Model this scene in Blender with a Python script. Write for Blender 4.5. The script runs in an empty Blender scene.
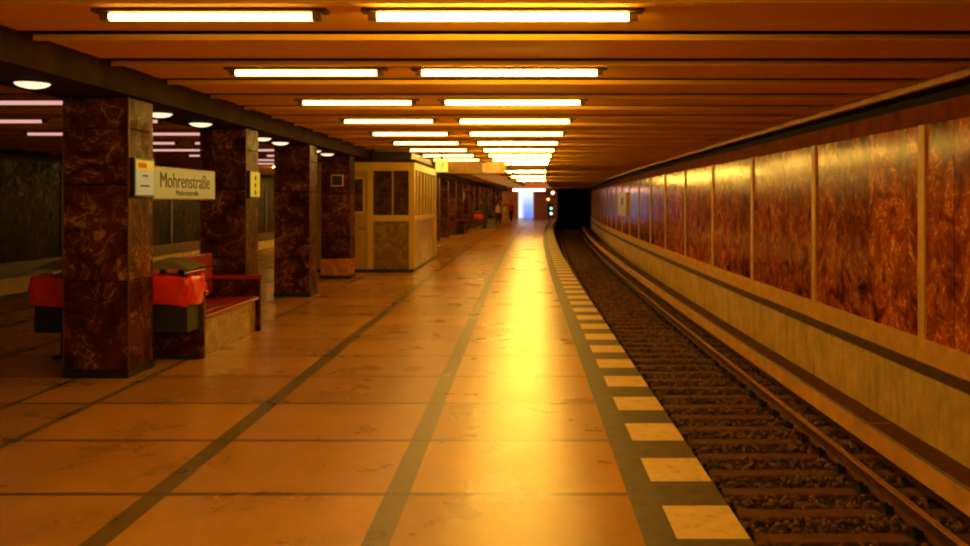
import bpy, math, random
from mathutils import Vector, Matrix
random.seed(7)
sc = bpy.context.scene
COL = sc.collection
PI = math.pi

def curve(y):
    """sideways drift of the whole station: straight at first, then a gentle bend to the right"""
    return max(y-15.0, 0.0)**2/2450.0

# ------------------------------------------------------------------ materials
def new_mat(name):
    m = bpy.data.materials.new(name); m.use_nodes = True
    nt = m.node_tree; b = nt.nodes['Principled BSDF']
    return m, nt, b
def N(nt, typ, **kw):
    n = nt.nodes.new(typ)
    for k, v in kw.items():
        if k.startswith('i_'):
            key = k[2:]
            n.inputs[int(key) if key.isdigit() else key.replace('_', ' ')].default_value = v
        else: setattr(n, k, v)
    return n
def L(nt, a, b): nt.links.new(a, b)
def ramp(nt, fac, stops):
    r = nt.nodes.new('ShaderNodeValToRGB')
    e = r.color_ramp.elements
    while len(e) < len(stops): e.new(0.5)
    for el, (p, c) in zip(e, stops):
        el.position = p; el.color = (*c, 1)
    L(nt, fac, r.inputs[0]); return r.outputs[0]
def math_(nt, op, a, b=None, clamp=False):
    n = nt.nodes.new('ShaderNodeMath'); n.operation = op; n.use_clamp = clamp
    for i, v in enumerate((a, b)):
        if v is None: continue
        if isinstance(v, (int, float)): n.inputs[i].default_value = v
        else: L(nt, v, n.inputs[i])
    return n.outputs[0]
def mixc(nt, fac, a, b, blend='MIX'):
    n = nt.nodes.new('ShaderNodeMix'); n.data_type = 'RGBA'; n.blend_type = blend
    for i, v in ((0, fac), (6, a), (7, b)):
        if isinstance(v, (int, float)): n.inputs[i].default_value = v
        elif isinstance(v, tuple): n.inputs[i].default_value = (*v, 1)
        else: L(nt, v, n.inputs[i])
    return n.outputs[2]
def bump(nt, b, h, strength=0.3, dist=0.02):
    n = nt.nodes.new('ShaderNodeBump'); n.inputs['Strength'].default_value = strength
    n.inputs['Distance'].default_value = dist
    L(nt, h, n.inputs['Height']); L(nt, n.outputs[0], b.inputs['Normal'])

def plain(name, col, rough=0.5, metal=0.0, var=0.25, scale=6.0, bmp=0.0, spec=0.5):
    m, nt, b = new_mat(name)
    tc = N(nt, 'ShaderNodeTexCoord')
    no = N(nt, 'ShaderNodeTexNoise', i_Scale=scale, i_Detail=6.0, i_Roughness=0.65)
    L(nt, tc.outputs['Object'], no.inputs['Vector'])
    lo = tuple(c*(1-var) for c in col); hi = tuple(min(1, c*(1+var)) for c in col)
    c = ramp(nt, no.outputs[0], [(0.3, lo), (0.7, hi)])
    L(nt, c, b.inputs['Base Color'])
    b.inputs['Roughness'].default_value = rough; b.inputs['Metallic'].default_value = metal
    b.inputs['Specular IOR Level'].default_value = spec
    if bmp: bump(nt, b, no.outputs[0], bmp, 0.01)
    return m
def emit(name, col, s):
    m, nt, b = new_mat(name)
    b.inputs['Base Color'].default_value = (col[0]*.4, col[1]*.4, col[2]*.4, 1)
    b.inputs['Emission Color'].default_value = (*col, 1)
    b.inputs['Emission Strength'].default_value = s
    return m

def marble(name, dark, mid, vein, rough=0.18, slab=(0.91, 0.8), vscale=1.0, axis='wall', veinamt=1.0, spec=0.5, bm=0.1, vw=1.0, tint=(1.0, 0.5, 0.16), ior=1.5):
    m, nt, b = new_mat(name)
    tc = N(nt, 'ShaderNodeTexCoord')
    oi = N(nt, 'ShaderNodeObjectInfo')
    sep = N(nt, 'ShaderNodeSeparateXYZ'); L(nt, tc.outputs['Object'], sep.inputs[0])
    # slab index, each slab cut from another place of the block
    ax = sep.outputs[1] if axis == 'wall' else None
    zi = math_(nt, 'FLOOR', math_(nt, 'DIVIDE', sep.outputs[2], slab[1]))
    if ax is not None: yi = math_(nt, 'FLOOR', math_(nt, 'DIVIDE', ax, slab[0]))
    else: yi = math_(nt, 'MULTIPLY', oi.outputs['Random'], 37.0)
    cm = N(nt, 'ShaderNodeCombineXYZ'); L(nt, yi, cm.inputs[0]); L(nt, zi, cm.inputs[1])
    wn = N(nt, 'ShaderNodeTexWhiteNoise', noise_dimensions='3D'); L(nt, cm.outputs[0], wn.inputs['Vector'])
    off = N(nt, 'ShaderNodeVectorMath', operation='MULTIPLY_ADD')
    L(nt, wn.outputs['Color'], off.inputs[0]); off.inputs[1].default_value = (9, 9, 9)
    L(nt, tc.outputs['Object'], off.inputs[2])
    base = off.outputs[0]
    n1 = N(nt, 'ShaderNodeTexNoise', i_Scale=1.7*vscale, i_Detail=7.0, i_Roughness=0.62, i_Distortion=1.2)
    L(nt, base, n1.inputs['Vector'])
    n2 = N(nt, 'ShaderNodeTexNoise', i_Scale=1.3*vscale, i_Detail=3.0, i_Roughness=0.5, i_Distortion=2.2)
    L(nt, base, n2.inputs['Vector'])
    n3 = N(nt, 'ShaderNodeTexNoise', i_Scale=3.6*vscale, i_Detail=4.0, i_Roughness=0.55, i_Distortion=1.6)
    L(nt, base, n3.inputs['Vector'])
    body = ramp(nt, n1.outputs[0], [(0.32, dark), (0.52, mid), (0.72, tuple(c*1.8 for c in mid))])
    v1 = math_(nt, 'ABSOLUTE', math_(nt, 'SUBTRACT', n2.outputs[0], 0.5))
    v1 = math_(nt, 'SUBTRACT', 1.0, math_(nt, 'DIVIDE', v1, 0.022*vw), True)
    v2 = math_(nt, 'ABSOLUTE', math_(nt, 'SUBTRACT', n3.outputs[0], 0.53))
    v2 = math_(nt, 'SUBTRACT', 1.0, math_(nt, 'DIVIDE', v2, 0.018*vw), True)
    msk = ramp(nt, n1.outputs[0], [(0.42, (0, 0, 0)), (0.62, (1, 1, 1))])
    v = math_(nt, 'MAXIMUM', v1, math_(nt, 'MULTIPLY', v2, 0.7))
    v = math_(nt, 'MULTIPLY', math_(nt, 'MULTIPLY', v, msk), 0.8*veinamt, True)
    c = mixc(nt, v, body, vein)
    # slab to slab tone
    tone = math_(nt, 'ADD', 0.6, math_(nt, 'MULTIPLY', wn.outputs['Value'], 0.8))
    tn = N(nt, 'ShaderNodeCombineXYZ')
    for i in range(3): L(nt, tone, tn.inputs[i])
    c = mixc(nt, 1.0, c, tn.outputs[0], 'MULTIPLY')
    # joints
    def joint(val, size, w):
        f = math_(nt, 'FRACT', math_(nt, 'DIVIDE', val, size))
        return math_(nt, 'LESS_THAN', math_(nt, 'ABSOLUTE', math_(nt, 'SUBTRACT', f, 0.5)), 0.5 - w/size) 
    j = joint(sep.outputs[2], slab[1], 0.006)
    if ax is not None: j = math_(nt, 'MULTIPLY', j, joint(ax, slab[0], 0.007))
    c = mixc(nt, j, (0.006, 0.003, 0.001), c)
    L(nt, c, b.inputs['Base Color'])
    rr = ramp(nt, n3.outputs[0], [(0.3, (rough*0.7,)*3), (0.7, (rough*1.5,)*3)])
    L(nt, rr, b.inputs['Roughness'])
    b.inputs['Specular IOR Level'].default_value = spec
    b.inputs['Specular Tint'].default_value = (*tint, 1)
    b.inputs['IOR'].default_value = ior
    # polished slabs are never quite flat
    n4 = N(nt, 'ShaderNodeTexNoise', i_Scale=0.9, i_Detail=5.0); L(nt, base, n4.inputs['Vector'])
    bump(nt, b, n4.outputs[0], bm, 0.05)
    return m

M = {}
M['wall_marble'] = marble('polished_red_marble', (0.075, 0.008, 0.0006), (0.40, 0.075, 0.003), (1.0, 0.52, 0.06), 0.15, (1.14, 2.6), 1.5, veinamt=1.5, spec=0.3, vw=1.0, bm=.03, ior=1.16)
M['shaded_marble'] = marble('dim_marble', (0.010, 0.004, 0.001), (0.03, 0.012, 0.003), (0.09, 0.045, 0.012), 0.5, (1.14, 1.16), 1.0, spec=.2, ior=1.15)  # left wall: same marble, its shade put into much darker colours
M['col_marble'] = marble('column_marble', (0.018, 0.005, 0.0015), (0.07, 0.017, 0.004), (0.50, 0.26, 0.08), 0.42, (1, 0.93), 1.5, axis='col', veinamt=0.9, spec=0.3, vw=1.0, ior=1.25)
M['base_marble'] = marble('light_marble', (0.20, 0.12, 0.02), (0.34, 0.21, 0.045), (0.6, 0.42, 0.14), 0.3, (1, 4), 2.6, axis='col')
M['skirt_marble'] = marble('salmon_marble', (0.35, 0.12, 0.04), (0.5, 0.18, 0.06), (0.75, 0.4, 0.2), 0.3, (1, 4), 2.2, axis='col')
M['trim'] = plain('tan_stone', (0.85, 0.46, 0.07), 0.5, var=0.2, scale=5)
M['lip'] = plain('brown_lip', (0.11, 0.035, 0.008), 0.6, var=0.4)
M['frieze'] = plain('frieze_stone', (0.24, 0.05, 0.006), 0.8, var=0.4, scale=3, spec=.08)
M['ceil'] = plain('ceiling_paint', (0.95, 0.50, 0.05), 0.75, var=0.07, scale=1.5, spec=0.1)
M['plenum'] = plain('dark_plenum', (0.012, 0.006, 0.002), 0.9)
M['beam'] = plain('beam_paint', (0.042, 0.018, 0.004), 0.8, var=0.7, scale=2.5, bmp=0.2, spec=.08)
M['tunnel'] = plain('tunnel_concrete', (0.010, 0.007, 0.004), 0.95)  # near-black concrete lining
M['steel'] = plain('grey_steel', (0.25, 0.22, 0.18), 0.4, 0.8)
M['black'] = plain('black_metal', (0.012, 0.011, 0.010), 0.45)
M['binbody'] = plain('bin_black', (0.020, 0.021, 0.018), 0.5)
M['lid'] = plain('bin_lid_green', (0.16, 0.17, 0.07), 0.35)
M['redbag'] = plain('red_bag', (0.80, 0.035, 0.010), 0.30, var=0.15, scale=14, bmp=0.3)
M['greenbag'] = plain('green_bag', (0.08, 0.35, 0.05), 0.35, var=0.2, scale=14, bmp=0.3)
M['redwood'] = plain('red_painted_wood', (0.33, 0.020, 0.008), 0.28, var=0.2)
M['yellow'] = plain('yellow_paint', (0.62, 0.40, 0.025), 0.4, var=0.12, scale=2)
M['doorpaint'] = plain('door_paint', (0.44, 0.27, 0.03), 0.45, var=0.12, scale=2)
M['blackrib'] = plain('rusty_rail', (0.16, 0.06, 0.02), 0.5, 0.4, var=0.4, scale=10)
M['railtop'] = plain('worn_rail_top', (0.60, 0.38, 0.2), 0.22, 0.9, var=0.15, scale=10)
M['sleeper'] = plain('oiled_sleeper', (0.14, 0.052, 0.013), 0.6, var=0.45, scale=5, bmp=0.35)
M['board'] = plain('cover_board', (0.74, 0.38, 0.06), 0.75, var=0.22, scale=2.5)
M['curb'] = plain('cable_trough', (0.12, 0.075, 0.03), 0.75, var=0.4)
M['stone'] = plain('ballast_stone', (0.17, 0.08, 0.02), 0.6, var=0.8, scale=4.5)
M['bed'] = plain('ballast_ground', (0.035, 0.016, 0.006), 0.9, var=0.6, scale=20, bmp=0.8)
M['side'] = plain('platform_side', (0.05, 0.028, 0.010), 0.85, var=0.4)
M['skin'] = plain('skin', (0.5, 0.27, 0.16), 0.32)
M['hair'] = plain('hair', (0.03, 0.017, 0.01), 0.7)
M['redcloth'] = plain('red_cloth', (0.85, 0.04, 0.015), 0.7)
M['tancloth'] = plain('beige_cloth', (0.55, 0.38, 0.16), 0.7)
M['darkcloth'] = plain('dark_cloth', (0.02, 0.015, 0.015), 0.8)
M['greybox'] = plain('grey_box', (0.22, 0.17, 0.11), 0.5)
M['brownwall'] = plain('brown_wall', (0.35, 0.11, 0.02), 0.5, var=0.3, scale=2)
M['ink'] = plain('dark_ink', (0.03, 0.025, 0.008), 0.6, var=0)
M['orangeink'] = plain('orange_ink', (0.75, 0.2, 0.01), 0.6, var=0)
M['cap'] = plain('lamp_cap', (0.12, 0.06, 0.02), 0.36)
M['batten'] = plain('lamp_batten', (0.14, 0.07, 0.02), 0.6)
M['panel'] = plain('pale_panel', (0.75, 0.62, 0.50), 0.35, var=0.06)
WARM = (1.0, 0.50, 0.17)
M['tube_hi'] = emit('tube_bright', (1.0, 0.575, 0.07), 50.0)
M['tube_mid'] = emit('tube_medium', (1.0, 0.57, 0.11), 11.0)
M['tube_lo'] = emit('tube_dim', (1.0, 0.50, 0.42), 0.5)
M['tube_far'] = emit('tube_far', (1.0, 0.42, 0.08), 0.18)
M['tube_hi_far'] = emit('tube_hi_far', (1.0, 0.58, 0.07), 110.0)
M['tube_lo_far'] = emit('tube_lo_far', (1.0, 0.57, 0.08), 50.0)  # strength raised on far left rows, hidden by columns, to brighten the far end
M['tube_mid_far'] = emit('tube_mid_far', (1.0, 0.57, 0.09), 40.0)
M['dome'] = emit('dome_dim', (1.0, 0.66, 0.40), 1.0)
M['sign_lit'] = emit('sign_cream', (0.42, 0.33, 0.07), 0.26)
M['sign_yellow'] = emit('sign_yellow', (0.60, 0.42, 0.02), 0.36)
M['sign_white'] = emit('sign_white', (0.42, 0.38, 0.16), 0.32)
M['clock_lit'] = emit('clock_face', (0.85, 0.62, 0.08), 0.8)
M['orange_lit'] = emit('orange_lit', (1.0, 0.20, 0.02), 0.9)
M['red_lit'] = emit('red_lit', (0.75, 0.10, 0.01), 0.45)
M['pink_lit'] = emit('pink_lit', (1.0, 0.52, 0.36), 5.0)
M['teal_lit'] = emit('teal_lit', (0.15, 0.8, 0.6), 1.5)
M['amber_lit'] = emit('amber_lit', (1.0, 0.45, 0.05), 2.5)
M['white_lit'] = emit('white_lit', (0.8, 0.9, 1.0), 1.5)

def glass_mat():
    m, nt, b = new_mat('kiosk_glass')
    b.inputs['Base Color'].default_value = (0.05, 0.025, 0.01, 1)
    b.inputs['Roughness'].default_value = 0.12
    tc = N(nt, 'ShaderNodeTexCoord'); no = N(nt, 'ShaderNodeTexNoise', i_Scale=7.0, i_Detail=4.0)
    L(nt, tc.outputs['Object'], no.inputs['Vector'])
    L(nt, ramp(nt, no.outputs[0], [(0.35, (0.03, 0.015, 0.005)), (0.7, (0.13, 0.06, 0.02))]), b.inputs['Base Color'])
    return m
M['glass'] = glass_mat()

def blue_mat():          # backlit display: pale at the top and left, blue below (its own picture)
    m, nt, b = new_mat('blue_backlit')
    tc = N(nt, 'ShaderNodeTexCoord'); sp = N(nt, 'ShaderNodeSeparateXYZ'); L(nt, tc.outputs['Object'], sp.inputs[0])
    g = math_(nt, 'DIVIDE', sp.outputs[2], 2.6)
    c = ramp(nt, g, [(0.0, (0.12, 0.20, 0.95)), (0.45, (0.25, 0.45, 1.0)), (0.75, (0.6, 0.8, 1.0)), (1.0, (0.95, 0.95, 0.85))])
    e = ramp(nt, math_(nt, 'ADD', math_(nt, 'DIVIDE', sp.outputs[0], 1.5), 0.5), [(0.0, (1, 1, 1)), (0.22, (0.85, 0.85, 0.85)), (0.42, (0, 0, 0))])
    c2 = mixc(nt, e, c, (0.9, 0.97, 1.0))
    L(nt, c2, b.inputs['Emission Color']); b.inputs['Emission Strength'].default_value = 0.65
    b.inputs['Base Color'].default_value = (0.1, 0.1, 0.2, 1)
    return m
M['blue'] = blue_mat()

BANDS = [(-0.735, .14), (-2.13, .135), (-3.62, .07), (-4.29, .07), (-5.66, .09), (-7.04, .15), (-7.9, .15)]
def floor_mat():
    m, nt, b = new_mat('terracotta_floor')
    uv = N(nt, 'ShaderNodeUVMap', uv_map='UVMap'); sp = N(nt, 'ShaderNodeSeparateXYZ'); L(nt, uv.outputs[0], sp.inputs[0])
    u, v = sp.outputs[0], sp.outputs[1]
    tc = N(nt, 'ShaderNodeTexCoord')
    line = None; idx = None
    for c, w in BANDS:
        l = math_(nt, 'LESS_THAN', math_(nt, 'ABSOLUTE', math_(nt, 'SUBTRACT', u, c)), w/2)
        line = l if line is None else math_(nt, 'MAXIMUM', line, l)
        s = math_(nt, 'GREATER_THAN', u, c)
        idx = s if idx is None else math_(nt, 'ADD', idx, s)
    vv = math_(nt, 'DIVIDE', math_(nt, 'SUBTRACT', v, 5.22), 1.17)
    fr = math_(nt, 'ABSOLUTE', math_(nt, 'SUBTRACT', math_(nt, 'FRACT', math_(nt, 'ADD', vv, 0.5)), 0.5))
    tl = math_(nt, 'LESS_THAN', fr, 0.024)
    cm = N(nt, 'ShaderNodeCombineXYZ'); L(nt, idx, cm.inputs[0]); L(nt, math_(nt, 'FLOOR', vv), cm.inputs[1])
    wn = N(nt, 'ShaderNodeTexWhiteNoise', noise_dimensions='3D'); L(nt, cm.outputs[0], wn.inputs['Vector'])
    n1 = N(nt, 'ShaderNodeTexNoise', i_Scale=1.6, i_Detail=5.0, i_Roughness=0.55); L(nt, tc.outputs['Object'], n1.inputs['Vector'])
    n2 = N(nt, 'ShaderNodeTexNoise', i_Scale=14.0, i_Detail=3.0); L(nt, tc.outputs['Object'], n2.inputs['Vector'])
    base = mixc(nt, n1.outputs[0], (0.26, 0.13, 0.012), (0.66, 0.34, 0.036))
    base = mixc(nt, 0.15, base, mixc(nt, n2.outputs[0], (0.1, 0.04, 0.01), (0.9, 0.45, 0.1)))
    t = math_(nt, 'ADD', 0.82, math_(nt, 'MULTIPLY', wn.outputs[0], 0.32))
    tn = N(nt, 'ShaderNodeCombineXYZ')
    for i in range(3): L(nt, t, tn.inputs[i])
    base = mixc(nt, 1.0, base, tn.outputs[0], 'MULTIPLY')
    grey = ramp(nt, n1.outputs[0], [(0.3, (0.11, 0.08, 0.018)), (0.7, (0.19, 0.14, 0.035))])
    c = mixc(nt, line, base, grey)
    c = mixc(nt, math_(nt, 'MULTIPLY', tl, 0.85), c, (0.10, 0.05, 0.014))
    L(nt, c, b.inputs['Base Color'])
    r = ramp(nt, n1.outputs[0], [(0.25, (0.25,)*3), (0.75, (0.33,)*3)])
    L(nt, r, b.inputs['Roughness'])
    b.inputs['Specular IOR Level'].default_value = 0.42
    b.inputs['Specular Tint'].default_value = (1.0, 0.8, 0.4, 1)
    h = math_(nt, 'ADD', math_(nt, 'MULTIPLY', n1.outputs[0], 0.6), math_(nt, 'MULTIPLY', n2.outputs[0], 0.10))
    return m
M['floor'] = floor_mat()

def edge_mat():
    m, nt, b = new_mat('edge_markings')
    uv = N(nt, 'ShaderNodeUVMap', uv_map='UVMap'); sp = N(nt, 'ShaderNodeSeparateXYZ'); L(nt, uv.outputs[0], sp.inputs[0])
    tc = N(nt, 'ShaderNodeTexCoord')
    n1 = N(nt, 'ShaderNodeTexNoise', i_Scale=9.0, i_Detail=8.0, i_Roughness=0.7); L(nt, tc.outputs['Object'], n1.inputs['Vector'])
    f = math_(nt, 'FRACT', math_(nt, 'DIVIDE', math_(nt, 'SUBTRACT', sp.outputs[1], 4.53), 0.93))
    f = math_(nt, 'ADD', f, math_(nt, 'MULTIPLY', math_(nt, 'SUBTRACT', n1.outputs[0], 0.5), 0.03))
    blk = math_(nt, 'MULTIPLY', math_(nt, 'LESS_THAN', f, 0.53), math_(nt, 'GREATER_THAN', sp.outputs[0], 0.77))
    dark = ramp(nt, n1.outputs[0], [(0.3, (0.035, 0.023, 0.006)), (0.7, (0.125, 0.082, 0.022))])
    wh = ramp(nt, n1.outputs[0], [(0.28, (0.34, 0.21, 0.06)), (0.45, (0.68, 0.47, 0.14)), (0.7, (0.78, 0.56, 0.19))])
    L(nt, mixc(nt, blk, dark, wh), b.inputs['Base Color'])
    b.inputs['Roughness'].default_value = 0.5
    bump(nt, b, n1.outputs[0], 0.2, 0.01)
    return m
M['edge'] = edge_mat()

def concrete_mat():
    m, nt, b = new_mat('ochre_concrete')
    tc = N(nt, 'ShaderNodeTexCoord'); mp = N(nt, 'ShaderNodeMapping'); L(nt, tc.outputs['Object'], mp.inputs[0])
    mp.inputs['Scale'].default_value = (1, 5.0, 0.6)
    n1 = N(nt, 'ShaderNodeTexNoise', i_Scale=1.6, i_Detail=8.0, i_Roughness=0.7); L(nt, mp.outputs[0], n1.inputs['Vector'])
    n2 = N(nt, 'ShaderNodeTexNoise', i_Scale=2.2, i_Detail=8.0, i_Roughness=0.7); L(nt, tc.outputs['Object'], n2.inputs['Vector'])
    a = ramp(nt, n1.outputs[0], [(0.34, (0.20, 0.12, 0.025)), (0.46, (0.74, 0.48, 0.11)), (0.7, (0.95, 0.66, 0.18))])
    c = mixc(nt, 0.6, a, ramp(nt, n2.outputs[0], [(0.3, (0.36, 0.24, 0.06)), (0.62, (0.95, 0.64, 0.17))]))
    L(nt, c, b.inputs['Base Color']); b.inputs['Roughness'].default_value = 0.7
    bump(nt, b, n2.outputs[0], 0.25, 0.02)
    return m
M['concrete'] = concrete_mat()

# ------------------------------------------------------------------ mesh helpers
class MB:
    def __init__(s): s.v = []; s.f = []; s.m = []; s.uv = []
    def face(s, pts, mi=0, uv=None):
        i = len(s.v); s.v += [tuple(p) for p in pts]; s.f.append(tuple(range(i, i+len(pts)))); s.m.append(mi)
        s.uv.append(uv)
    def box(s, x0, x1, y0, y1, z0, z1, mi=0, sh=None):
        c = (lambda y: 0) if sh is None else sh
        P = [(x0+c(y0), y0, z0), (x1+c(y0), y0, z0), (x1+c(y1), y1, z0), (x0+c(y1), y1, z0),
             (x0+c(y0), y0, z1), (x1+c(y0), y0, z1), (x1+c(y1), y1, z1), (x0+c(y1), y1, z1)]
        i = len(s.v); s.v += P
        for q in ((0, 3, 2, 1), (4, 5, 6, 7), (0, 1, 5, 4), (1, 2, 6, 5), (2, 3, 7, 6), (3, 0, 4, 7)):
            s.f.append(tuple(i+k for k in q)); s.m.append(mi); s.uv.append(None)
        return s
    def tube(s, pts, r, n=10, mi=0, cap=True):
        pts = [Vector(p) for p in pts]
        rs = r if isinstance(r, (list, tuple)) else [r]*len(pts)
        i0 = len(s.v)
        for k, p in enumerate(pts):
            d = (pts[min(k+1, len(pts)-1)]-pts[max(k-1, 0)]).normalized()
            a = d.orthogonal().normalized() if abs(d.z) < .9 else Vector((1, 0, 0))
            a = (a-d*a.dot(d)).normalized(); b = d.cross(a)
            for j in range(n):
                t = 2*PI*j/n; s.v.append(tuple(p+(a*math.cos(t)+b*math.sin(t))*rs[k]))
        for k in range(len(pts)-1):
            for j in range(n):
                a, b = i0+k*n+j, i0+k*n+(j+1) % n
                s.f.append((a, b, b+n, a+n)); s.m.append(mi); s.uv.append(None)
        if cap:
            s.f.append(tuple(i0+j for j in range(n))[::-1]); s.m.append(mi); s.uv.append(None)
            e = i0+(len(pts)-1)*n
            s.f.append(tuple(e+j for j in range(n))); s.m.append(mi); s.uv.append(None)
        return s
    def sweep(s, prof, ys, mi=0, closed=True, caps=True):
        """prof: (x,z) points extruded along y with the bend of the station; uv = (x, y)"""
        n = len(prof); i0 = len(s.v)
        for y in ys:
            for (x, z) in prof: s.v.append((x+curve(y), y, z))
        rng = n if closed else n-1
        for k in range(len(ys)-1):
            for j in range(rng):
                j2 = (j+1) % n
                a, b = i0+k*n+j, i0+k*n+j2
                s.f.append((a, b, b+n, a+n)); s.m.append(mi)
                s.uv.append([(prof[j][0], ys[k]), (prof[j2][0], ys[k]), (prof[j2][0], ys[k+1]), (prof[j][0], ys[k+1])])
        if closed and caps:
            for k, rev in ((0, True), (len(ys)-1, False)):
                q = tuple(i0+k*n+j for j in range(n)); s.f.append(q[::-1] if rev else q); s.m.append(mi); s.uv.append(None)
        return s
    def build(s, name, mats, parent=None, loc=(0, 0, 0), smooth=False, bevel=0.0):
        me = bpy.data.meshes.new(name)
        me.from_pydata([(a-loc[0], b-loc[1], c-loc[2]) for a, b, c in s.v], [], s.f)
        if not isinstance(mats, (list, tuple)): mats = [mats]
        for m in mats: me.materials.append(m)
        ul = me.uv_layers.new(name='UVMap')
        for p, mi, uv in zip(me.polygons, s.m, s.uv):
            p.material_index = mi; p.use_smooth = smooth
            if uv:
                for li, c in zip(p.loop_indices, uv): ul.data[li].uv = c
        import bmesh
        bm = bmesh.new(); bm.from_mesh(me); bmesh.ops.recalc_face_normals(bm, faces=bm.faces); bm.to_mesh(me); bm.free()
        o = bpy.data.objects.new(name, me); COL.objects.link(o)
        if parent: o.parent = parent
        else: o.location = loc
        if bevel:
            md = o.modifiers.new('bevel', 'BEVEL'); md.width = bevel; md.segments = 2; md.limit_method = 'ANGLE'
        return o
def tag(o, label=None, cat=None, group=None, kind=None):
    if label: o['label'] = label
    if cat: o['category'] = cat
    if group: o['group'] = group
    if kind: o['kind'] = kind
    return o
def empty(name, loc, label, cat, group=None, rz=0):
    o = bpy.data.objects.new(name, None); COL.objects.link(o)
    o.location = loc; o.rotation_euler.z = rz; o.empty_display_size = 0.2
    return tag(o, label, cat, group)
def struct(o): o['kind'] = 'structure'; return o
def copy_tree(o, parent=None):
    c = o.copy(); COL.objects.link(c); c.parent = parent
    for ch in list(o.children): copy_tree(ch, c)
    return c
def text_mesh(body, size, name, mat, parent, mtx, ext=0.002, cx=False, xs=1.0):
    cu = bpy.data.curves.new(name+'_curve', 'FONT'); cu.body = body; cu.size = size; cu.extrude = ext
    cu.align_x = 'CENTER' if cx else 'LEFT'
    t = bpy.data.objects.new(name+'_tmp', cu); COL.objects.link(t)
    bpy.context.view_layer.update()
    me = bpy.data.meshes.new_from_object(t.evaluated_get(bpy.context.evaluated_depsgraph_get()))
    bpy.data.objects.remove(t); me.transform(Matrix.Diagonal((xs, 1, 1, 1))); me.transform(mtx)
    me.materials.clear(); me.materials.append(mat)
    o = bpy.data.objects.new(name, me); COL.objects.link(o); o.parent = parent
    return o

ORD = ['nearest', 'second', 'third', 'fourth', 'fifth', 'sixth', 'seventh', 'eighth', 'ninth', 'tenth', 'eleventh', 'twelfth',
       'thirteenth', 'fourteenth', 'fifteenth', 'sixteenth', 'seventeenth', 'eighteenth', 'nineteenth', 'twentieth', 'twenty-first',
       'twenty-second', 'twenty-third', 'twenty-fourth', 'twenty-fifth', 'twenty-sixth', 'twenty-seventh', 'twenty-eighth',
       'twenty-ninth', 'thirtieth', 'thirty-first', 'thirty-second', 'thirty-third']
def YS(a, b, step=1.5):
    n = max(1, int((b-a)/step)); return [a+(b-a)*i/n for i in range(n+1)]
CX = -4.11; Y0 = -3.0; Y1 = 86.0; CEIL = 2.95; WX = 4.36

# ------------------------------------------------------------------ setting
yy = YS(Y0, Y1)
LE = 2*CX-1.14        # left platform edge
b = MB(); b.sweep([(0.60, 0.0), (0.60, -0.16), (LE+0.54, -0.16), (LE+0.54, 0.0)][::-1], yy)
struct(b.build('floor', M['floor']))
b = MB(); b.sweep([(0.60, 0.0), (1.14, 0.0), (1.14, -0.16), (0.60, -0.16)], yy)
struct(b.build('platform_edge', M['edge']))
b = MB(); b.sweep([(LE, 0.0), (LE+0.54, 0.0), (LE+0.54, -0.16), (LE, -0.16)], yy)
struct(b.build('platform_edge', plain('left_edge_grey', (0.2, 0.13, 0.04), 0.6)))
b = MB(); b.sweep([(1.02, -0.16), (1.02, -1.25), (0.8, -1.25), (0.8, -0.16)], yy)
struct(b.build('platform_side', M['side']))
b = MB(); b.sweep([(LE+.12, -0.16), (LE+.12, -1.25), (LE+.34, -1.25), (LE+.34, -0.16)], yy)
struct(b.build('platform_side', M['side']))
yt = YS(Y0, 118.0)
b = MB(); b.sweep([(1.02, -1.08), (4.40, -1.08), (4.40, -1.3), (1.02, -1.3)], yt)
struct(b.build('track_bed', M['bed']))
b = MB(); b.sweep([(2*CX-4.40, -1.08), (LE+.12, -1.08), (LE+.12, -1.3), (2*CX-4.40, -1.3)], yy)
struct(b.build('track_bed', M['bed']))

# right wall: marble slabs above, stone ledge, brown lip, concrete below
def wall(side, y1=Y1):
    def X(x): return x if side > 0 else 2*CX-x
    ys = YS(Y0, y1); nm = 'wall_right' if side > 0 else 'wall_left'
    r = empty(nm, (X(WX), 0, 0), None, None); struct(r); r.location = (0, 0, 0)
    mb = MB().sweep([(X(WX), 0.20), (X(WX), 2.53), (X(WX+.3), 2.53), (X(WX+.3), 0.20)], ys)
    mb.build('marble_cladding', M['wall_marble'] if side > 0 else M['shaded_marble'], r)
    mb = MB().sweep([(X(WX-.04), -0.05), (X(WX-.04), 0.185), (X(WX-.02), 0.20), (X(WX+.3), 0.20), (X(WX+.3), -0.05)], ys)
    mb.build('ledge', M['trim'] if side > 0 else M['lip'], r)  # left ledge goes brown, shade put into the colour
    mb = MB().sweep([(X(WX-.07), -0.16), (X(WX-.07), -0.05), (X(WX+.3), -0.05), (X(WX+.3), -0.16)], ys)
    mb.build('lip', M['lip'], r)
    mb = MB().sweep([(X(WX-.03), -1.3), (X(WX-.03), -0.16), (X(WX+.3), -0.16), (X(WX+.3), -1.3)], ys)
    mb.build('lower_wall', M['concrete'], r)
    mb = MB().sweep([(X(WX-.03), 2.53), (X(WX-.03), 2.74), (X(WX+.3), 2.74), (X(WX+.3), 2.53)], ys)
    mb.build('frieze', M['frieze'] if side > 0 else M['shaded_marble'], r)
    mb = MB().sweep([(X(WX+.05), 2.74), (X(WX+.05), 3.4), (X(WX+.3), 3.4), (X(WX+.3), 2.74)], ys)
    mb.build('upper_wall', M['plenum'], r)
    # upright stone strips between the marble fields
    k = 0; y = 9.75-3*3.66
    while y < y1-0.2:
        if y > Y0:
            mb = MB().box(X(WX-.025), X(WX+.02), y, y+.16, 0.20, 2.53)
            o = mb.build('trim_%d' % (k+1 + (0 if side > 0 else 40)), M['trim'] if side > 0 else M['lip'])  # left strips darkened the same way, shade in the colour
            o.location.x = curve(y); struct(o); k += 1
        y += 3.66
wall(1); wall(-1)

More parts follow.
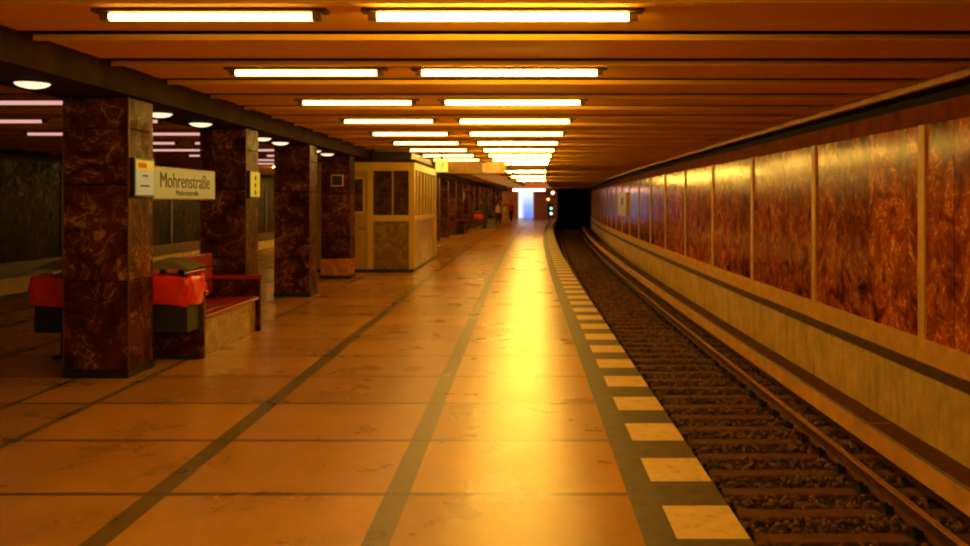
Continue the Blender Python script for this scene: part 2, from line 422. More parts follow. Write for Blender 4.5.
# the ceiling: shallow panels across the hall with open gaps between them
b = MB(); PITCH = 1.285; GAP0 = 6.60
XB0, XB1 = CX-.40, CX+.40
k = -8
while GAP0+k*PITCH < Y1-.3:
    a = GAP0+k*PITCH+0.20; e = a+PITCH-0.20
    e = min(e, Y1)
    for x0, x1 in ((XB1, 4.10), (2*CX-4.10, XB0)):
        b.box(x0, x1, a, e, CEIL, CEIL+0.010, 0, curve)
        b.box(x0, x1, a, a+.03, CEIL-.034, CEIL, 0, curve)
    k += 1
b.sweep([(2*CX-WX-.1, 3.30), (WX+.1, 3.30), (WX+.1, 3.40), (2*CX-WX-.1, 3.40)], yy, 1)
struct(b.build('ceiling', [M['ceil'], M['plenum']]))
b = MB().sweep([(4.10, 2.86), (4.18, 2.86), (4.18, 3.06), (4.10, 3.06)], yy)
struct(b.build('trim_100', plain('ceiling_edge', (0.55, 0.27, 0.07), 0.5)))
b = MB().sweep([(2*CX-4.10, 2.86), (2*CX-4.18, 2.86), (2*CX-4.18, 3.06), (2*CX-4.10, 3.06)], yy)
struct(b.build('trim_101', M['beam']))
b = MB().sweep([(XB0, 2.70), (XB1, 2.70), (XB1, 3.30), (XB0, 3.30)], yy)
struct(b.build('ceiling_beam', M['beam']))

# end of the hall and the tunnel
c1 = curve(Y1)
b = MB(); b.box(LE+c1, -0.62, Y1, Y1+.3, 0, 3.3); b.box(0.98, 1.14+c1, Y1, Y1+.3, 0, 3.3); b.box(-0.62, 0.98, Y1, Y1+.3, 2.62, 3.3)
struct(b.build('wall_end', M['brownwall']))
yn = YS(Y1, 118.0, 3)
b = MB()
b.sweep([(1.10, -1.3), (1.10, 3.0), (0.8, 3.0), (0.8, -1.3)], YS(Y1+.3, 118.0, 3))
b.sweep([(WX, -1.3), (WX, 3.0), (WX+.3, 3.0), (WX+.3, -1.3)], yn)
b.sweep([(0.8, 2.95), (WX+.3, 2.95), (WX+.3, 3.2), (0.8, 3.2)], YS(Y1+.3, 118.0, 3))
c2 = curve(118.0)
b.box(0.5+c2, WX+.6+c2, 118, 118.3, -1.3, 3.2)
struct(b.build('tunnel', M['tunnel']))
# backlit blue doorway in the end wall
r = empty('door_1', (0.18, Y1+0.05, 0), None, None); struct(r)
MB().box(-.70, .70, 0.0, 0.05, 0.05, 2.60).build('backlit_panel', M['blue'], r)
fm = MB()
fm.box(-.80, -.70, -.06, .10, 0, 2.62); fm.box(.70, .80, -.06, .10, 0, 2.62); fm.box(-.70, .70, -.06, .10, 0, .05)
fm.build('door_frame', plain('white_frame', (0.8, 0.8, 0.85), 0.4), r)

# ------------------------------------------------------------------ track
def rail_prof(x, top, s=1.0):
    P = [(-.0625, -.149), (.0625, -.149), (.0625, -.139), (.010, -.122), (.010, -.042), (.034, -.034), (.036, -.006), (.028, 0), (-.028, 0), (-.036, -.006), (-.034, -.034), (-.010, -.042), (-.010, -.122), (-.0625, -.139)]
    return [(x+a*s, top+c*s) for a, c in P]
RTOP = -0.88
ysr = YS(Y0, 116, 1.0)
for x, lab in ((3.30, 'rusty running rail on the wall side of the track'), (1.70, 'rusty running rail on the platform side of the track')):
    pr = rail_prof(x, RTOP)
    mb = MB().sweep(pr, ysr)
    for i, f in enumerate(mb.f):
        if len(f) == 4 and all(mb.v[j][2] > RTOP-0.008 for j in f): mb.m[i] = 1
    o = mb.build('running_rail', [M['blackrib'], M['railtop']]); tag(o, lab, 'rail', 'running rails')
# sleepers with their rail chairs
SP = 0.587
first = None
for k in range(-1, 137):
    y = 4.38+(k)*SP
    if first is None:
        s = MB().box(1.22, 3.80, -.10, .10, -1.16, -1.035).build('sleeper', M['sleeper'], bevel=0.012)
        for x in (1.70, 3.30):
            p = MB().box(x-.17, x+.17, -.085, .085, -1.035, -1.028)
            for sx in (-1, 1):
                p.box(x+sx*.115-.035, x+sx*.115+.035, -.06, .06, -1.03, -.985)
                p.tube([(x+sx*.125, 0, -.985), (x+sx*.125, 0, -.945)], .022, 6)
                p.box(x+sx*.085-.02, x+sx*.085+.02, -.03, .03, -1.0, -.975)
            p.build('rail_chair', M['black'], s)
        first = s
    else:
        s = first.copy(); COL.objects.link(s)
        for ch in first.children:
            c = ch.copy(); COL.objects.link(c); c.parent = s
    s.location = (curve(y), y, 0)
    rows = k+2
    tag(s, 'dark wooden sleeper lying across the gravel under both rails, one of the evenly spaced row', 'sleeper', 'sleepers under the track')
# ballast stones
ico = []
t = (1+5**.5)/2
IV = [Vector(v).normalized() for v in [(-1, t, 0), (1, t, 0), (-1, -t, 0), (1, -t, 0), (0, -1, t), (0, 1, t), (0, -1, -t), (0, 1, -t), (t, 0, -1), (t, 0, 1), (-t, 0, -1), (-t, 0, 1)]]
IF = [(0, 11, 5), (0, 5, 1), (0, 1, 7), (0, 7, 10), (0, 10, 11), (1, 5, 9), (5, 11, 4), (11, 10, 2), (10, 7, 6), (7, 1, 8), (3, 9, 4), (3, 4, 2), (3, 2, 6), (3, 6, 8), (3, 8, 9), (4, 9, 5), (2, 4, 11), (6, 2, 10), (8, 6, 7), (9, 8, 1)]
vs, fs = [], []
def stone(x, y, z, r):
    i = len(vs); q = Matrix.Rotation(random.random()*6, 3, Vector((random.random()-.5, random.random()-.5, random.random()-.4)).normalized())
    sc_ = Vector((random.uniform(.7, 1.3), random.uniform(.6, 1.1), random.uniform(.5, .9)))
    for v in IV:
        w = q @ Vector((v.x*sc_.x, v.y*sc_.y, v.z*sc_.z))*r*random.uniform(.85, 1.1)
        vs.append((x+w.x, y+w.y, z+w.z))
    fs.extend(tuple(i+j for j in f) for f in IF)
for n in range(19000):
    u = random.random(); y = 3.6+ (u**1.7)*40
    x = random.uniform(1.12, 4.22)
    ph = ((y-4.38)/SP+0.5) % 1.0 - .5
    if abs(ph)*SP < 0.12 and 1.20 < x < 3.84: continue
    if abs(x-3.3) < .09 or abs(x-1.70) < .09: continue
    stone(x+curve(y), y, -1.07+random.uniform(0, .05), random.uniform(.020, .042)*(1+.02*max(0, y-8)))
me = bpy.data.meshes.new('ballast'); me.from_pydata(vs, [], fs); me.materials.append(M['stone'])
o = bpy.data.objects.new('ballast', me); COL.objects.link(o)
tag(o, 'dark brown gravel ballast filling the track between the sleepers', 'gravel', kind='stuff')

# conductor rail under its cover board
r = empty('conductor_rail', (3.62, 3.0, -1.08), 'electric conductor rail under a tan cover board beside the wall', 'rail')
def rel(mb, rt, name, mat, **kw):
    o = mb.build(name, mat, None, **kw); bpy.context.view_layer.update()
    for v in o.data.vertices: v.co = v.co+o.location-rt.location
    o.location = (0, 0, 0); o.parent = rt; return o
yb = YS(Y0, Y1, 1.5)
rel(MB().sweep([(3.58, -.90), (3.68, -.90), (3.68, -.80), (3.58, -.80)], yb), r, 'conductor_bar', M['blackrib'])
seg = 5.2; y = Y0+1.75
i = 0
while y < Y1-seg:
    mb = MB().sweep([(3.49, -.775), (3.49, -.58), (3.51, -.56), (3.74, -.56), (3.74, -.585), (3.52, -.585), (3.52, -.775)], YS(y+.012, y+seg-.012, 1.3))
    for q_ in range(len(mb.f)):
        if len(mb.f[q_]) == 4 and all(mb.v[j][2] > -.586 for j in mb.f[q_]) : mb.m[q_] = 1
    rel(mb, r, 'cover_board', [M['board'], M['lip']])
    for q in (0.02, ):
        br = MB().box(3.70, 3.76, y-.04, y+.04, -1.08, -.585); br.box(3.68, 3.70, y-.04, y+.04, -.9, -.8)
        o_ = rel(br, r, 'bracket', M['black'])
        for v in o_.data.vertices: v.co.x += curve(y)
    y += seg; i += 1
b = MB().sweep([(4.12, -1.08), (4.12, -.93), (4.16, -.90), (4.33, -.90), (4.33, -1.08)], yb)
tag(b.build('cable_trough', M['curb']), 'grey brown cable trough running along the foot of the track wall', 'trough')

# ------------------------------------------------------------------ columns
Z1 = 8.64; DSP = 3.655; CW = 0.62; CD = 0.58
def column_protos():
    root = empty('marble_column', (CX, Z1, 0), 'x', 'column', 'marble columns down the platform')
    h = CW/2; d = CD/2
    s = MB(); zz = [0.08, 0.93, 1.86, 2.40, 2.70]
    for a, e in zip(zz, zz[1:]): s.box(-h, h, 0, CD, a, e-.004)
    s.build('shaft', M['col_marble'], root, bevel=0.006)
    MB().box(-h-.012, h+.012, -.012, CD+.012, 0, .08).build('base', M['black'], root)
    for sx in (-1, 1):
        MB().box(sx*(h+.001)-.006, sx*(h+.001)+.006, -.006, .014, .08, 2.70).build('corner_trim', M['lip'], root)
    return root
proto = column_protos()
cols = {}
names = {0: 'nearest big red brown marble column on the left, with a yellow and white sign on its side',
         1: 'marble column standing behind the far end of the red bench',
         2: 'third marble column, free standing between the bench and the booth',
         3: 'marble column beside the yellow booth door, with a small black square and salmon skirting'}
ks = [0, 1, 2, 3]+list(range(5, 21))
for n_, k in enumerate(ks):
    o = proto if k == 0 else copy_tree(proto)
    y = Z1+DSP*k; o.location = (CX+curve(y), y, 0)
    if k in names: o['label'] = names[k]
    else: o['label'] = 'slim looking marble column in the distant row, %s one beyond the yellow booth' % (ORD[k-5] if k > 5 else 'first')
    o['category'] = 'column'; o['group'] = 'marble columns down the platform'; cols[k] = o
o = MB().box(-CW/2-.015, CW/2+.015, -.015, CD-.1, .08, .44).build('skirting', M['skirt_marble'], cols[3]); o['label'] = 'salmon coloured marble skirting'
r = empty('speaker_box', (-4.06, Z1+DSP*3-.06, 2.02), 'small black square box with pale rim on the fourth column front', 'speaker')
MB().box(-.13, .13, 0, .055, 0, .25).build('frame', M['trim'], r)
MB().box(-.11, .11, -.01, 0, .02, .23).build('grille', M['black'], r)

# yellow/white direction signs on column sides
def side_sign(k, label, marks):
    y = Z1+DSP*k; x = CX+curve(y)+CW/2
    r = empty('direction_sign', (x+.015, y+.06, 1.74), label, 'sign', 'lit signs on the column sides')
    MB().box(-.012, .03, -.02, .44, 0, .38).build('casing', M['black'], r)
    if marks == 3:
        MB().box(.03, .036, 0, .42, .02, .36).build('face', M['sign_yellow'], r)
        for i in range(3):
            MB().tube([(.036, .21, .08+.1*i), (.040, .21, .08+.1*i)], .035, 14).build('dark_dot', M['ink'], r)
    else:
        MB().box(.03, .036, 0, .42, .02, .26).build('face', M['sign_white'], r)
        MB().box(.03, .037, 0, .42, .26, .36).build('yellow_band', M['sign_yellow'], r)
        MB().box(.037, .040, .05, .24, .285, .335).build('orange_mark', M['orangeink'], r)
        for z, a, e in ((.20, .15, .27), (.10, .10, .30)):
            MB().box(.036, .039, a, e, z, z+.018).build('lettering', M['ink'], r)
side_sign(0, 'lit sign with yellow top and white lower half on the side of the nearest column', 0)
side_sign(1, 'lit yellow sign with three dark dots on the side of the second column', 3)
side_sign(11, 'tiny pale lit sign on a distant column above the far bench', 3)
side_sign(18, 'farthest tiny yellow sign on a column beside the group of people', 3)

# station name sign between the first two columns
r = empty('station_sign', (CX+CW/2-.03, 9.26, 1.71), 'cream lit station name sign reading Mohrenstraße between the first two columns', 'sign')
MB().box(-.11, 0, 0, 1.90, 0, .36).build('casing', plain('sign_casing', (0.30, 0.17, 0.04), 0.4), r, bevel=.01)
MB().box(0, .008, .03, 1.87, .02, .34).build('face', M['sign_lit'], r)
mx = Matrix.Translation((.009, 0, 0)) @ Matrix(((0, 0, 1, 0), (1, 0, 0, 0), (0, 1, 0, 0), (0, 0, 0, 1)))
text_mesh('Mohrenstraße', .235, 'lettering', M['ink'], r, Matrix.Translation((0, .18, .135)) @ mx, xs=1.12)
text_mesh('Mohrenstraße', .09, 'small_lettering', M['ink'], r, Matrix.Translation((0, .62, .05)) @ mx, xs=1.35)

# ------------------------------------------------------------------ benches
def bench(k, label):
    y = Z1+DSP*k; y0 = y+1.05
    r = empty('bench', (CX+curve(y0), y0, 0), label, 'bench', 'stone and red wood benches between columns')
    Ln = 2.12
    MB().box(-.60, .60, .06, Ln-.06, 0, .41).build('base', M['base_marble'], r)
    for s in (-1, 1):
        st = MB()
        for j in range(4):
            a = .08+j*.145; st.box(min(s*a, s*(a+.135)), max(s*a, s*(a+.135)), .06, Ln-.06, .41, .455)
        st.build('seat', M['redwood'], r, bevel=.008)
    bk = MB()
    for j in range(3): bk.box(-.045, .045, .06, Ln-.06, .50+.18*j, .665+.18*j)
    bk.build('backrest', M['redwood'], r, bevel=.01)
    for e in (.3, Ln-.36): MB().box(-.03, .03, e, e+.06, .45, .97).build('backrest_support', M['black'], r)
    for e in (0, Ln-.06):
        MB().box(-.66, .66, e, e+.06, 0, .68).build('end_panel', M['col_marble'], r)
        MB().box(-.69, .69, e-.02, e+.08, .68, .73).build('armrest', M['redwood'], r, bevel=.008)
    return r
bench(0, 'red wooden bench on a marble base between the first two columns')
bench(10, 'distant bench in the far column row before the red bagged bin')

# ------------------------------------------------------------------ waste bins
def bag_mesh(w, d, z0, z1, seed):
    rnd = random.Random(seed); n = 56; rings = 12; mb = MB()
    ph = [rnd.random()*6 for _ in range(8)]
    def pt(i, zf, grow=0, z=None):
        t = 2*PI*i/n; c, s = math.cos(t), math.sin(t)
        e = 0.28
        x = (abs(c)**e)*math.copysign(1, c)*w/2; y = (abs(s)**e)*math.copysign(1, s)*d/2
        k = 1.0+.10*math.sin(zf*PI*.9)+.03*math.sin(9*t+ph[0]+4*zf)+.025*math.sin(17*t+ph[1]-7*zf)+.015*math.sin(31*t+ph[2]+12*zf)+grow
        zz = z0+(z1-z0)*zf if z is None else z
        return (x*k, y*k, zz+.012*math.sin(5*t+ph[3])+.006*math.sin(13*t+ph[4]))
    R = [[pt(i, j/(rings-1)) for i in range(n)] for j in range(rings)]
    R.append([pt(i, 1, -.07, z1+.008) for i in range(n)])
    R.append([pt(i, 1, -.14, z1-.03) for i in range(n)])
    R.append([pt(i, 1, -.16, z1-.20) for i in range(n)])
    i0 = 0
    for ring in R: mb.v += ring
    for j in range(len(R)-1):
        for i in range(n):
            a, b_ = j*n+i, j*n+(i+1) % n
            mb.f.append((a, b_, b_+n, a+n)); mb.m.append(0); mb.uv.append(None)
    return mb
def waste_bin(x, y, label, bag='redbag', seed=1, flip=1):
    r = empty('waste_bin', (x, y, 0), label, 'bin', 'lidded waste bins with coloured bags')
    bd = MB().box(-.22, .22, -.20, .20, .34, .36)
    for a in ((-.22, .22, -.20, -.18), (-.22, .22, .18, .20), (-.22, -.20, -.18, .18), (.20, .22, -.18, .18)): bd.box(*a, .36, .90)
    bd.build('body', M['binbody'], r)
    o = bag_mesh(.50, .46, .62, .915, seed).build('liner_bag', M[bag], r, smooth=True); 
    if bag == 'greenbag': o['label'] = 'green liner bag'
    st = MB()
    st.box(-.20*flip-.03, -.20*flip+.03, .21, .26, 0, 1.02); st.box(.14*flip-.02, .14*flip+.02, .21, .25, 0, .9)
    st.box(-.21, .21, .15, .26, .0, .04)
    st.build('stand', M['black'], r)
    ld = MB(); i0 = 0
    P = [(-.25, -.22, 1.00), (.26, -.22, .985), (.26, .26, 1.02), (-.25, .26, 1.04), (-.10, -.14, 1.085), (.04, -.14, 1.08), (.04, .20, 1.09), (-.10, .20, 1.10)]
    P = [(a*flip, c, e) for a, c, e in P]
    ld.v = P; ld.f = [(0, 3, 2, 1), (4, 5, 6, 7), (0, 1, 5, 4), (1, 2, 6, 5), (2, 3, 7, 6), (3, 0, 4, 7)]; ld.m = [0]*6; ld.uv = [None]*6
    ld.build('lid', M['lid'], r, bevel=.012)
    MB().box(-.03, .03, .21, .27, .9, 1.03).build('lid_bracket', M['black'], r)
    return r
waste_bin(-3.70, 9.50, 'black waste bin with red bag between the nearest column and the red bench', seed=3)
waste_bin(-4.84, 9.50, 'black waste bin with red bag poking out left of the nearest column', seed=5, flip=-1)
y = 53.9; waste_bin(-3.35+curve(y), y, 'distant waste bin with a small red bag in the far column row', seed=8)
y = 67.2; waste_bin(-2.55, 68.0, 'distant waste bin with a green bag near the group of people', 'greenbag', seed=9)

# ------------------------------------------------------------------ supervisor's booth
r = empty('platform_booth', (CX, 21.4, 0), 'yellow framed attendant booth with stone lower walls and windows', 'booth')
bx0, bx1, bl = -1.50, 1.50, 5.3          # local x, length
H = 2.62
xl = bx1-.98; xd = xl-.12
# lower walls
MB().box(.44, bx1-.1, .25, bl-.2, H+.07, H+.26).build('dark_gap_box', M['black'], r)  # black block added for the dark gap over the booth, no real part
MB().box(xl, bx1-.08, .03, .12, .08, 1.22).build('front_panel', M['base_marble'], r)
MB().box(bx1-.12, bx1-.03, .12, bl-.1, .08, 1.22).build('side_panel', M['base_marble'], r)
MB().box(bx0, bx0+.1, .1, bl, .0, H).build('back_wall', M['doorpaint'], r)
MB().box(bx0, bx1, bl-.1, bl, .0, H).build('rear_wall', M['doorpaint'], r)
MB().box(bx0+.02, bx1-.02, .0, bl, .0, .08).build('plinth', M['black'], r)
MB().box(bx0-.02, bx1+.02, -.02, bl+.02, H, H+.07).build('roof', M['beam'], r)
fr = MB()
fr.box(bx1-.13, bx1+.01, -.01, .14, .08, H)             # corner post
fr.box(xl-.13, xl, -.01, .12, .08, H)                    # post by the door
fr.box(xl, bx1-.13, -.01, .12, 1.22, 1.36)               # sill rail
fr.box(xl, bx1-.13, -.01, .12, 2.42, H)                  # head rail
fr.box(bx0, xl-.13, -.01, .12, 2.42, H)
fr.box(bx0, bx0+.12, -.01, .12, .08, H)
fr.box(bx1-.13, bx1+.01, .14, bl, 1.22, 1.33)
fr.box(bx1-.13, bx1+.01, .14, bl, 2.45, H)
fr.box(bx1-.13, bx1+.01, bl-.13, bl, .08, H)
fr.build('frame', M['yellow'], r)
w = MB().box(xl+.02, bx1-.15, .04, .06, 1.36, 2.42).build('front_window', M['glass'], r)
xm = (xl+bx1-.13)/2+.04
MB().box(xm-.02, xm+.02, .02, .04, 1.36, 2.42).build('mullion', M['doorpaint'], w)
w = MB().box(bx1-.07, bx1-.05, .14, bl-.13, 1.33, 2.45).build('side_window', M['glass'], r)
for i in range(1, 7): MB().box(bx1-.05, bx1-.01, .14+i*.72-.04, .14+i*.72+.04, 1.33, 2.45).build('mullion', M['yellow'], w)
dr = MB().box(xd-.62, xd-.01, .02, .07, .08, 2.42).build('door', M['doorpaint'], r)
MB().box(xd-.36, xd-.12, .0, .02, 1.45, 2.22).build('door_window', M['glass'], dr)
MB().box(xd-.40, xd-.36, -.01, .02, 1.40, 2.27).box(xd-.12, xd-.08, -.01, .02, 1.40, 2.27).box(xd-.36, xd-.12, -.01, .02, 2.22, 2.27).box(xd-.36, xd-.12, -.01, .02, 1.40, 1.45).build('window_frame', M['yellow'], dr)
MB().tube([(xd-.08, -.04, 1.05), (xd-.20, -.04, 1.05)], .012, 8).box(xd-.09, xd-.07, -.04, .02, 1.04, 1.06).build('handle', M['steel'], dr)
MB().box(bx0+.12, xd-.62, .02, .10, .08, 2.42).build('blank_panel', M['doorpaint'], r)

# hanging clock and sign boxes
r = empty('platform_clock', (-2.03, 22.2, 2.40), 'square lit yellow clock hanging by the booth corner', 'clock')
MB().box(-.17, .17, 0, .12, 0, .32).build('case', M['yellow'], r, bevel=.01)
MB().box(-.15, .15, -.01, 0, .02, .30).build('face', M['clock_lit'], r)
h_ = MB(); h_.tube([(0, -.015, .16), (.05, -.015, .24)], .010, 6); h_.tube([(0, -.015, .16), (.01, -.015, .07)], .007, 6)
h_.build('hands', M['ink'], r)
MB().box(-.02, .02, .04, .08, .32, .55).build('hanger', M['black'], r)
r = empty('train_indicator', (-1.05, 24.0, 2.43), 'long hanging train indicator box with a lit orange field', 'sign')
MB().box(-.95, .55, 0, .16, 0, .30).build('case', plain('indicator_case', (0.34, 0.20, 0.04), 0.4), r, bevel=.01)
MB().box(-.06, .02, -.01, 0, .03, .27).build('divider', M['panel'], r)
MB().box(.04, .40, -.01, 0, .03, .27).build('orange_field', M['orange_lit'], r)
for x in (-.7, .35): MB().box(x-.015, x+.015, .06, .09, .30, .52).build('hanger', M['black'], r)
r = empty('mirror_bracket', (-.40, 24.6, 2.46), 'small dark crossed bracket hanging right of the train indicator', 'bracket')
MB().tube([(-.12, 0, 0), (.10, 0, .30)], .022, 8).tube([(.12, 0, 0), (-.08, 0, .26)], .022, 8).build('arms', M['black'], r)
MB().box(-.015, .015, -.02, .02, .13, .49).build('hanger', M['black'], r)

# far sign boxes over the platform
r = empty('hanging_sign', (.80, 65.0, 2.62), 'distant orange red hanging sign box above the blue doorway', 'sign')
MB().box(-.75, .75, 0, .15, 0, .27).build('case', M['red_lit'], r)
MB().box(-.6, -.57, .05, .08, .27, .33).box(.57, .6, .05, .08, .27, .33).build('hanger', M['black'], r)
r = empty('light_strip', (.45, 81.0, 2.58), 'glowing pink white light strip over the blue doorway at the platform end', 'lamp')
MB().box(-1.45, 1.45, 0, .12, 0, .22).build('diffuser', M['pink_lit'], r)
MB().box(-1.3, -1.26, .04, .08, .22, .37).box(1.26, 1.3, .04, .08, .22, .37).build('hanger', M['black'], r)
# signal at platform end
r = empty('signal_post', (2.20, 79.0, 0), 'dark signal post with green and amber lights at the platform end', 'signal')
MB().tube([(0, 0, 0), (0, 0, 2.3)], .06, 10).build('pole', M['black'], r)
MB().box(-.15, .33, -.12, .12, .35, 1.45).build('lower_case', M['black'], r)
MB().box(-.22, .12, -.12, .12, 1.65, 2.25).build('upper_case', M['brownwall'], r)
for x, z, m_, l_ in ((.18, .60, 'white_lit', 'white lens'), (.18, 1.05, 'teal_lit', 'green lens'), (-.08, 1.85, 'amber_lit', 'amber lens')):
    MB().tube([(x, -.12, z), (x, -.15, z)], .12, 12).build('lens', M[m_], r)['label'] = l_
r = empty('wall_lamp', (2.62, 82.0, 2.45), 'tiny pinkish round lamp near the tunnel mouth', 'lamp')
MB().tube([(0, 0, 0), (0, .1, 0)], .14, 12).build('diffuser', M['pink_lit'], r)
MB().tube([(0, .05, .1), (0, .05, .50)], .015, 8).build('hanger', M['black'], r)

# things beside the far columns
MB_ = MB().box(-.12, .12, 0, .5, 0, 1.95).box(-.13, .13, -.01, .51, 1.95, 2.0)
tag(MB_.build('equipment_cabinet', M['black']), 'tall narrow dark cabinet before the distant people', 'cabinet').location = (-2.42, 55.0, 0)
r = empty('grit_box', (-2.02, 55.6, 0), 'low grey brown box beside the tall dark cabinet', 'box')
MB().box(-.24, .24, 0, .5, 0, .55).build('body', M['greybox'], r); MB().box(-.26, .26, -.02, .52, .55, .62).build('lid', M['curb'], r)

# pale panel standing in for the blue doorway's reflection in the track wall
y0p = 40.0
r = empty('reflection_panel', (WX+curve(43)-.03, 40.0, 1.0), 'pale panel imitating the blue doorway reflection on the track wall, with small dark square', 'panel')
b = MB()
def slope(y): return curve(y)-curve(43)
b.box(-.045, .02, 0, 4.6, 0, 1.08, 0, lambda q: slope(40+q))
b.build('board', M['panel'], r)
b = MB().box(-.075, -.045, 1.4, 2.3, .52, .86, 0, lambda q: slope(40+q)).build('dark_square', M['black'], r)

# ------------------------------------------------------------------ lamps
def lamp_proto(x0, x1, mat):
    Ln = x1-x0
    root = bpy.data.objects.new('fluorescent_lamp', None); COL.objects.link(root)
    MB().tube([(-Ln/2, 0, 0), (Ln/2, 0, 0)], .025, 12).build('tube', mat, root, smooth=False)
    MB().box(-Ln/2-.10, Ln/2+.10, -.055, .055, .026, .050).build('batten', M['batten'], root)
    for s in (-1, 1):
        MB().box(s*(Ln/2+.03)-.03, s*(Ln/2+.03)+.03, -.025, .025, -.022, .036).build('end_cap', M['cap'], root)
    return root
def mir(a): return 2*CX-a
kinds = [((-.955, .68), 'tube_hi', 'long bright', 'over the open platform'),
         ((-2.70, -1.38), 'tube_mid', 'shorter pinkish', 'on the column side of the platform'),
         ((mir(-1.38), mir(-2.70)), 'tube_lo', 'short', 'just beyond the columns'),
         ((mir(.68), mir(-.955)), 'tube_lo', 'long', 'over the far side of the platform')]
for (x0, x1), mt, adj, where in kinds:
    prs = {}
    for k in range(-3, 31):
        y = 5.87+2*PITCH*k
        if y > Y1-1.5: continue
        if mt == 'tube_hi' or k > -2:
            lit = not ((mt == 'tube_hi' and k > 9 and k not in (12, 15, 18)) or (mt == 'tube_mid' and k > 8 and k != 12) )
            key = lit if k <= 9 or not lit else 'far'
            if key not in prs: o = prs[key] = lamp_proto(x0, x1, M[mt+'_far' if key == 'far' else mt if lit else 'tube_far'])
            else: o = copy_tree(prs[key])
            o.location = ((x0+x1)/2+curve(y), y, CEIL-.050)
            if k < 0: lab = '%s tube behind the viewpoint %s' % (adj, where)
            else: lab = '%s tube %s, %s row' % (adj, where, ORD[k])
            tag(o, lab, 'lamp', 'fluorescent tubes '+where)
pr = None
for i, y in enumerate((7.56, 10.2, 11.5, 14.2, 15.25, 17.7, 18.9)):
    if pr is None:
        pr = o = bpy.data.objects.new('dome_lamp', None); COL.objects.link(o)
        mb = MB(); n = 20
        mb.tube([(0, 0, 0), (0, 0, -.020), (0, 0, -.040), (0, 0, -.052)], [.14, .135, .10, .05], 20)
        mb.build('diffuser', M['dome'], o, smooth=True)
        MB().tube([(0, 0, 0), (0, 0, -.012)], .155, 20).build('rim', M['batten'], o)
    else: o = copy_tree(pr)
    o.location = (CX-.02, y, 2.699)
    tag(o, 'small round pale lamp under the ceiling beam, %s of its line' % (ORD[i]), 'lamp', 'round lamps under the beam')

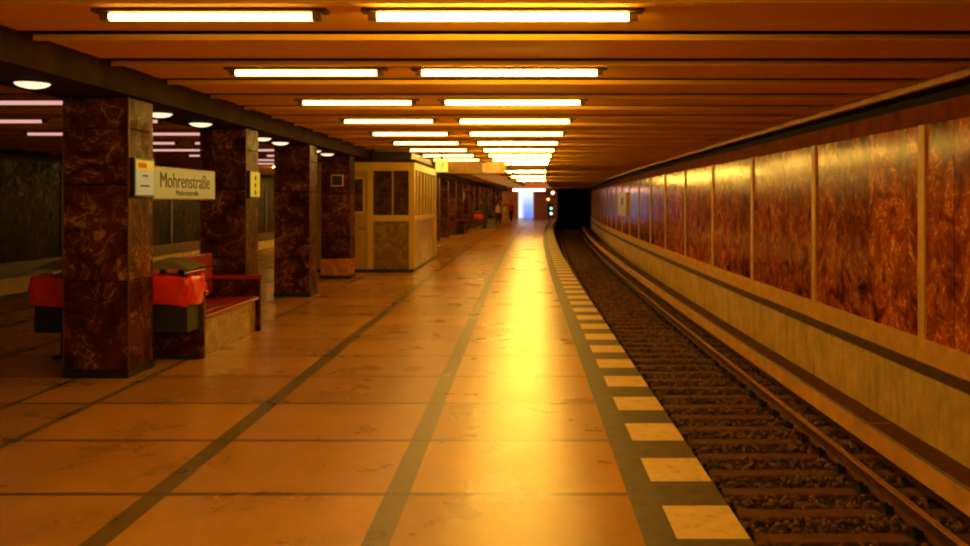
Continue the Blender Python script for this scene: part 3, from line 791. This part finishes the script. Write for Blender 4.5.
# ------------------------------------------------------------------ people
def skin_body(name, joints, edges, mat, parent, sub=1):
    me = bpy.data.meshes.new(name)
    me.from_pydata([j[0] for j in joints], edges, [])
    me.materials.append(mat)
    o = bpy.data.objects.new(name, me); COL.objects.link(o); o.parent = parent
    md = o.modifiers.new('skin', 'SKIN'); md.use_smooth_shade = True
    if not me.skin_vertices: me.attributes.new('skin', 'FLOAT', 'POINT')
    sv = me.skin_vertices[0].data
    for i, (_, rx, ry) in enumerate(joints): sv[i].radius = (rx, ry)
    sv[0].use_root = True
    s = o.modifiers.new('sub', 'SUBSURF'); s.levels = s.render_levels = sub+1
    return o
def person(x, y, label, rz, top, legs, h=1.72, arms=0, head_to=None):
    r = empty('person', (x, y, 0), label, 'person', None, rz); r.scale = (h/1.75,)*3
    st = .16  # stride
    J = [((0, 0, .93), .14, .10), ((0, 0, 1.12), .125, .09), ((0, 0, 1.34), .16, .10), ((0, 0, 1.45), .07, .06), ((0, .0, 1.52), .055, .055),
         ((0, -.01, 1.58), .075, .085), ((0, -.01, 1.67), .078, .095), ((0, 0, 1.73), .05, .06),
         ((-.19, 0, 1.40), .055, .055), ((-.24, .02, 1.13), .045, .045), ((-.23, -.09-arms*.1, .90+arms*.15), .032, .03), ((-.23, -.12-arms*.12, .80+arms*.2), .03, .018),
         ((.19, 0, 1.40), .055, .055), ((.24, .02, 1.13), .045, .045), ((.23, -.07, .90), .032, .03), ((.23, -.10, .80), .03, .018),
         ((-.10, 0, .86), .085, .085), ((-.11, -st*.6, .50), .06, .06), ((-.11, -st, .10), .042, .045), ((-.11, -st-.14, .035), .035, .03),
         ((.10, 0, .86), .085, .085), ((.11, .04, .50), .06, .06), ((.11, st, .10), .042, .045), ((.11, st-.14, .035), .035, .03)]
    E = [(0, 1), (1, 2), (2, 3), (3, 4), (4, 5), (5, 6), (6, 7), (2, 8), (8, 9), (9, 10), (10, 11), (2, 12), (12, 13), (13, 14), (14, 15),
         (0, 16), (16, 17), (17, 18), (18, 19), (0, 20), (20, 21), (21, 22), (22, 23)]
    skin_body('body', J, E, M['skin'], r)
    g = 1.22
    T = [(J[1][0], .16, .125), (J[0][0], .175, .135), (J[2][0], .18, .125), ((0, 0, 1.44), .10, .08)]+[(J[i][0], J[i][1]*1.35, J[i][2]*1.35) for i in (8, 9, 10, 12, 13, 14)]
    skin_body('jacket', T, [(0, 1), (0, 2), (2, 3), (2, 4), (4, 5), (5, 6), (2, 7), (7, 8), (8, 9)], M[top], r)
    B = [((0, 0, .92), .15, .115)]+[(J[i][0], J[i][1]*1.25, J[i][2]*1.25) for i in (16, 17, 18, 20, 21, 22)]
    skin_body('trousers', B, [(0, 1), (1, 2), (2, 3), (0, 4), (4, 5), (5, 6)], M[legs], r)
    # hair: a cap over the back and top of the head
    hm = MB(); n = 14
    for j in range(6):
        ph = j/5*PI*.55
        for i in range(n):
            t_ = 2*PI*i/n
            hm.v.append((.088*math.sin(ph+.02)*math.cos(t_), .015+.108*math.sin(ph+.02)*math.sin(t_), 1.655+.105*math.cos(ph)-(0.05*max(0, math.sin(t_))*j/5)))
    for j in range(5):
        for i in range(n): hm.f.append((j*n+i, j*n+(i+1) % n, (j+1)*n+(i+1) % n, (j+1)*n+i)); hm.m.append(0); hm.uv.append(None)
    hm.build('hair', M['hair'], r, smooth=True)
    return r
person(-1.02, 70.5, 'person in a bright red top standing on the far platform', .5, 'redcloth', 'darkcloth', 1.76)
person(-1.80, 63.5, 'person in a beige jacket and dark trousers with arm raised to a bag', -.7, 'tancloth', 'darkcloth', 1.60, 1)
person(-1.38, 66.0, 'person in beige standing close behind the one with the bag', 2.2, 'tancloth', 'tancloth', 1.5)
r = empty('shoulder_bag', (-2.12, 63.3, 0), 'dark bag held beside the person in the beige jacket', 'bag')
MB().box(-.15, .15, -.07, .07, .0, .34).build('pouch', M['darkcloth'], r, bevel=.03)
MB().tube([(-.1, 0, .33), (-.06, 0, .52), (.06, 0, .52), (.1, 0, .33)], .012, 6).build('strap', M['darkcloth'], r)

# ------------------------------------------------------------------ camera, world
cam = bpy.data.cameras.new('camera'); co = bpy.data.objects.new('camera', cam); COL.objects.link(co)
co.location = (0, 0, 1.7); co.rotation_euler = (PI/2, 0, 0)
cam.sensor_width = 36; cam.lens = 900/970*36
cam.shift_x = -39/970; cam.shift_y = -72/970
cam.clip_end = 400
sc.camera = co
w = bpy.data.worlds.new('world'); sc.world = w; w.use_nodes = True
w.node_tree.nodes['Background'].inputs[0].default_value = (1, .5, .15, 1)
w.node_tree.nodes['Background'].inputs[1].default_value = 0.02
vs_ = sc.view_settings; vs_.view_transform = 'Standard'; vs_.look = 'None'; vs_.gamma = 1; vs_.exposure = 0.75; vs_.use_curve_mapping = False
sc.cycles.filter_width = 2.2
